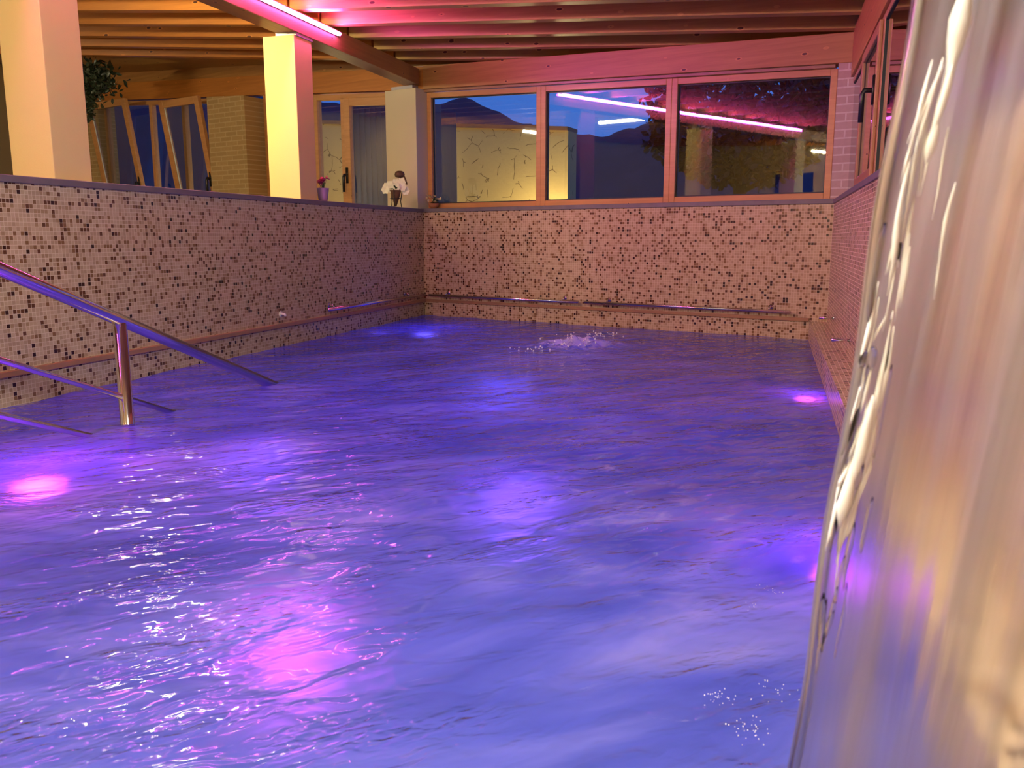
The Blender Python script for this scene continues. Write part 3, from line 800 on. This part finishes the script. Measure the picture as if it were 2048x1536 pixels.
# splash droplets at the jet, and white dots for glints beside the waterfall foot
def blobs(name, label, clusters, zr_, rr, seed):
    random.seed(seed)
    def f(bm):
        for centre, spread, n_ in clusters:
          for i in range(n_):
            p = centre + Vector((random.gauss(0,spread), random.gauss(0,spread), 0))
            p.z = hwave(p) + abs(random.gauss(0, zr_))
            r_ = random.uniform(*rr)
            m_ = mathutils.Matrix.Translation(p) @ mathutils.Matrix.Diagonal((r_, r_, r_*random.uniform(.7,1.6), 1))
            bmesh.ops.create_icosphere(bm, subdivisions=1, radius=1, matrix=m_)
    o = one(name, f, M['foam_glint'], None, True)
    tag(o, label, 'splash', kind='stuff')
blobs('splash_drops', 'white water drops of the bubbling jet near the far wall', [(Vector((.46,6.28,0)), .10, 60), (Vector((.74,6.95,0)), .07, 30), (Vector((.15,6.0,0)), .08, 16)], .014, (.003,.008), 3)
blobs('splash_drops', 'tiny white drops put in for the glints on the water left of the waterfall foot',
      [(px(1440,1400,0,0), .016, 30), (px(1500,1460,0,0), .02, 34), (px(1560,1385,0,0), .02, 22), (px(1545,1180,0,0), .014, 12), (px(1500,1215,0,0), .008, 8)], .004, (.0005,.0013), 4)

# ------------------------------------------------------------ outside
M['ground'] = simple('night_grass', (.03,.05,.03), .9)
struct(one('ground_outside', lambda bm: prism(bm, [B(-14,.35), B(14,.35), B(40,90), B(-60,90)], -.3, .0), M['ground']), 'dark ground outside the far windows')
# hill
prof = [(-40,14),(-24,14),(-18,13.2),(-11,12.6),(-6.4,12.6),(-3.6,13.1),(-1.6,12.2),(1.0,10.9),(4.8,10.0),(7,9.9),(9,10.6),(12,11.6),(18,13),(30,14),(60,14)]
def hill_h(x):
    for (a,ha),(b,hb_) in zip(prof, prof[1:]):
        if a <= x <= b:
            q = (x-a)/(b-a); q = q*q*(3-2*q); return ha+(hb_-ha)*q
    return prof[-1][1]
def f(bm):
    rows = []
    for i in range(26):
        y = 42 + i*1.6; row = []
        for j in range(160):
            x = -40 + j*.6
            k_ = math.sin(min(1, i/17)*PI/2) if i <= 17 else math.cos((i-17)/9*PI/2)
            z = (hill_h(x*70/70)*.86 + .45*noise.noise(Vector((x*.5,y*.5,0))) + .16*noise.noise(Vector((x*2.4,y*2.4,0))))*k_
            row.append(bm.verts.new((x, y, z)))
        rows.append(row)
    for a, b in zip(rows, rows[1:]):
        for j in range(159): bm.faces.new((a[j], a[j+1], b[j+1], b[j]))
hill = one('hill', f, simple('wooded_hill', (.03,.04,.08), .95, nz=.5, scale=.8), None, True)
tag(hill, 'dark wooded hill against the dusk sky behind the left far window', 'hill')
# stone garden wall, lit from below
k = NT('rough_plaster_stone'); P = k.pos()
vv = k.comb(k.dot(P, (1,0,0)), k.dot(P, (0,0,1)), 0)
ns = k.n('ShaderNodeTexNoise'); k.put(ns.inputs['Vector'], vv); ns.inputs['Scale'].default_value = 4
vd = k.n('ShaderNodeVectorMath', operation='MULTIPLY_ADD'); k.put(vd.inputs[0], ns.outputs['Color']); vd.inputs[1].default_value = (.12,.12,0); k.put(vd.inputs[2], vv)
e = k.voro(vd.outputs[0], 4.2, 'DISTANCE_TO_EDGE')
br = k.noise(vv, 5.5, 2)
ck = k.math('MULTIPLY', k.math('LESS_THAN', e, .013), k.math('GREATER_THAN', br, .50))
pc = k.mix(ck, (.72,.52,.20), (.20,.12,.04))
pr = k.prin(pc, .85)
k.put(pr.inputs['Normal'], k.bump(k.math('ADD', k.math('MULTIPLY', ck, -1), k.math('MULTIPLY', k.noise(vv, 20, 4), .3)), .6, .02))
W0 = px(590, 300, 13.1); W1 = px(1136, 300, 11.2)
dirw = (W1-W0); dirw.z = 0; dirw.normalize(); nw_ = Vector((-dirw.y, dirw.x, 0))
def f(bm):
    A = Vector((W0.x, W0.y, 0)); E_ = Vector((W1.x, W1.y, 0))
    prism(bm, [A, E_, E_+nw_*.3, A+nw_*.3], 0, [2.50, 2.16, 2.16, 2.50])
gw = thing('garden_wall', 'yellow rough stone wall outside the left far window, lit from below', 'wall', Vector(((W0.x+W1.x)/2, (W0.y+W1.y)/2, 0)))
one('masonry', f, k.m, gw)
def f(bm):
    A = Vector((W0.x, W0.y, 0)) - nw_*.03; E_ = Vector((W1.x, W1.y, 0)) - nw_*.03
    prism(bm, [A, E_, E_+nw_*.36, A+nw_*.36], [2.50,2.16,2.16,2.50], [2.55,2.21,2.21,2.55])
one('coping', f, M['trim'], gw)
# dark blue shutter before the wall; second panel for the dark door-glass reflection
def shutter(x0, x1, d, zt, lab):
    a = px(x0, 300, d); b = px(x1, 300, d); a.z = b.z = 0
    dd = (b-a).normalized(); nn = Vector((-dd.y, dd.x, 0))
    t = thing('blue_panel', lab, 'shutter', (a+b)/2)
    one('board', lambda bm: prism(bm, [a, b, b+nn*.04, a+nn*.04], 0, zt), M['blue'], t)
    def f(bm):
        n_ = 7
        for i in range(n_):
            c = a + (b-a)*((i+.5)/n_) - nn*.012
            prism(bm, [c-dd*.02, c+dd*.02, c+dd*.02+nn*.014, c-dd*.02+nn*.014], .02, zt-.04)
    one('ribs', f, M['blue'], t)
M['blue'] = simple('dark_blue_paint', (.02,.06,.18), .5)
shutter(868, 913, 10.9, 2.35, 'dark blue ribbed shutter outside the left edge of the first wide window')
shutter(700, 778, 11.2, 2.6, 'dark blue ribbed panel put in for the dark reflection in the glazed door')
# tree outside the right far window
TP = Vector((4.1, 15.5, 0))
tr = thing('garden_tree', 'dark leafy tree outside the third wide window against the dusk sky', 'tree', TP)
def f(bm):
    tube(bm, [TP, TP+Vector((.05,0,1.2)), TP+Vector((-.05,.1,2.3)), TP+Vector((.2,0,3.6))], [.17,.13,.10,.04], 12)
    for i in range(12):
        a = i*2.4; h = 1.6+.14*i
        e_ = Vector((math.cos(a), math.sin(a), .5))
        tube(bm, [TP+UP*h, TP+UP*h+e_*.6, TP+UP*h+e_*1.2+UP*.1], [.05,.03,.012], 8)
one('trunk', f, simple('bark', (.05,.035,.025), .9), tr, True)
def f(bm):
    random.seed(5)
    for i in range(5200):
        v = rdir(-1); rr_ = random.uniform(.55,1)**.5
        c = TP + Vector((v.x*1.75, v.y*1.5, 2.95+v.z*1.15))*1 if False else TP + Vector((v.x*1.7*rr_, v.y*1.5*rr_, 2.95+v.z*1.25*rr_))
        c += Vector((1,0,0))*.25*noise.noise(c*1.5)
        petal(bm, c, rdir(-1), rdir(-1), .17, .09)
one('crown', f, simple('night_leaves', (.010,.011,.018), .6), tr)
# outside light at the foot of the garden wall
PL = px(1080, 425, 10.9)
t = thing('garden_light', 'garden spot light at the foot of the yellow stone wall', 'light', Vector((PL.x, PL.y, 0)))
one('spot_body', lambda bm: tube(bm, [Vector((PL.x,PL.y,0)), Vector((PL.x,PL.y,.35))], .04, 16), M['black'], t, True)
light('POINT', 'garden_light_glow', Vector((PL.x, PL.y, .70)), (1,.80,.36), 75, shadow_soft_size=.08)
PL2 = px(645, 425, 11.2)
t = thing('garden_light', 'garden spot light outside the glazed door', 'light', Vector((PL2.x, PL2.y, 0)))
one('spot_body', lambda bm: tube(bm, [Vector((PL2.x,PL2.y,0)), Vector((PL2.x,PL2.y,.35))], .04, 16), M['black'], t, True)
light('POINT', 'garden_light_glow', Vector((PL2.x, PL2.y-.1, .95)), (1,.80,.36), 45, shadow_soft_size=.08)

# ------------------------------------------------------------ sky
wd = bpy.data.worlds.new('dusk'); sc.world = wd; wd.use_nodes = True
nt = wd.node_tree; nt.nodes.clear()
wo = nt.nodes.new('ShaderNodeOutputWorld'); bg = nt.nodes.new('ShaderNodeBackground')
tc = nt.nodes.new('ShaderNodeTexCoord'); sx_ = nt.nodes.new('ShaderNodeSeparateXYZ')
cr = nt.nodes.new('ShaderNodeValToRGB')
cr.color_ramp.elements[0].position = 0; cr.color_ramp.elements[0].color = (.05,.14,.46,1)
cr.color_ramp.elements[1].position = .5; cr.color_ramp.elements[1].color = (.010,.085,.36,1)
ns_ = nt.nodes.new('ShaderNodeTexNoise'); ns_.inputs['Scale'].default_value = 3; ns_.inputs['Detail'].default_value = 3
ad = nt.nodes.new('ShaderNodeMath'); ad.operation = 'MULTIPLY_ADD'; ad.inputs[1].default_value = .25
nt.links.new(tc.outputs['Generated'], sx_.inputs[0]); nt.links.new(tc.outputs['Generated'], ns_.inputs['Vector'])
nt.links.new(ns_.outputs['Fac'], ad.inputs[0]); nt.links.new(sx_.outputs['Z'], ad.inputs[2])
nt.links.new(ad.outputs[0], cr.inputs[0]); nt.links.new(cr.outputs[0], bg.inputs[0]); nt.links.new(bg.outputs[0], wo.inputs[0])
bg.inputs[1].default_value = 1.45

# ------------------------------------------------------------ camera
cam = bpy.data.cameras.new('camera'); co = bpy.data.objects.new('camera', cam); COL.objects.link(co)
cam.sensor_width = 36; cam.lens = 36*1680/2048; cam.clip_start = .02; cam.clip_end = 300
co.location = (0,0,.80); co.rotation_euler = (math.radians(90) - math.atan(292/1680), 0, 0)
cam.dof.use_dof = True; cam.dof.focus_distance = 6.0; cam.dof.aperture_fstop = 10
sc.camera = co
sc.view_settings.view_transform = 'Standard'; sc.view_settings.look = 'None'; sc.view_settings.gamma = 1
sc.view_settings.use_curve_mapping = False
sc.view_settings.exposure = 0.38
cy = sc.cycles
cy.use_denoising = True; cy.max_bounces = 10; cy.diffuse_bounces = 4; cy.glossy_bounces = 5; cy.transmission_bounces = 8
cy.transparent_max_bounces = 12; cy.sample_clamp_indirect = 6; cy.caustics_reflective = False; cy.caustics_refractive = False
cy.blur_glossy = .1
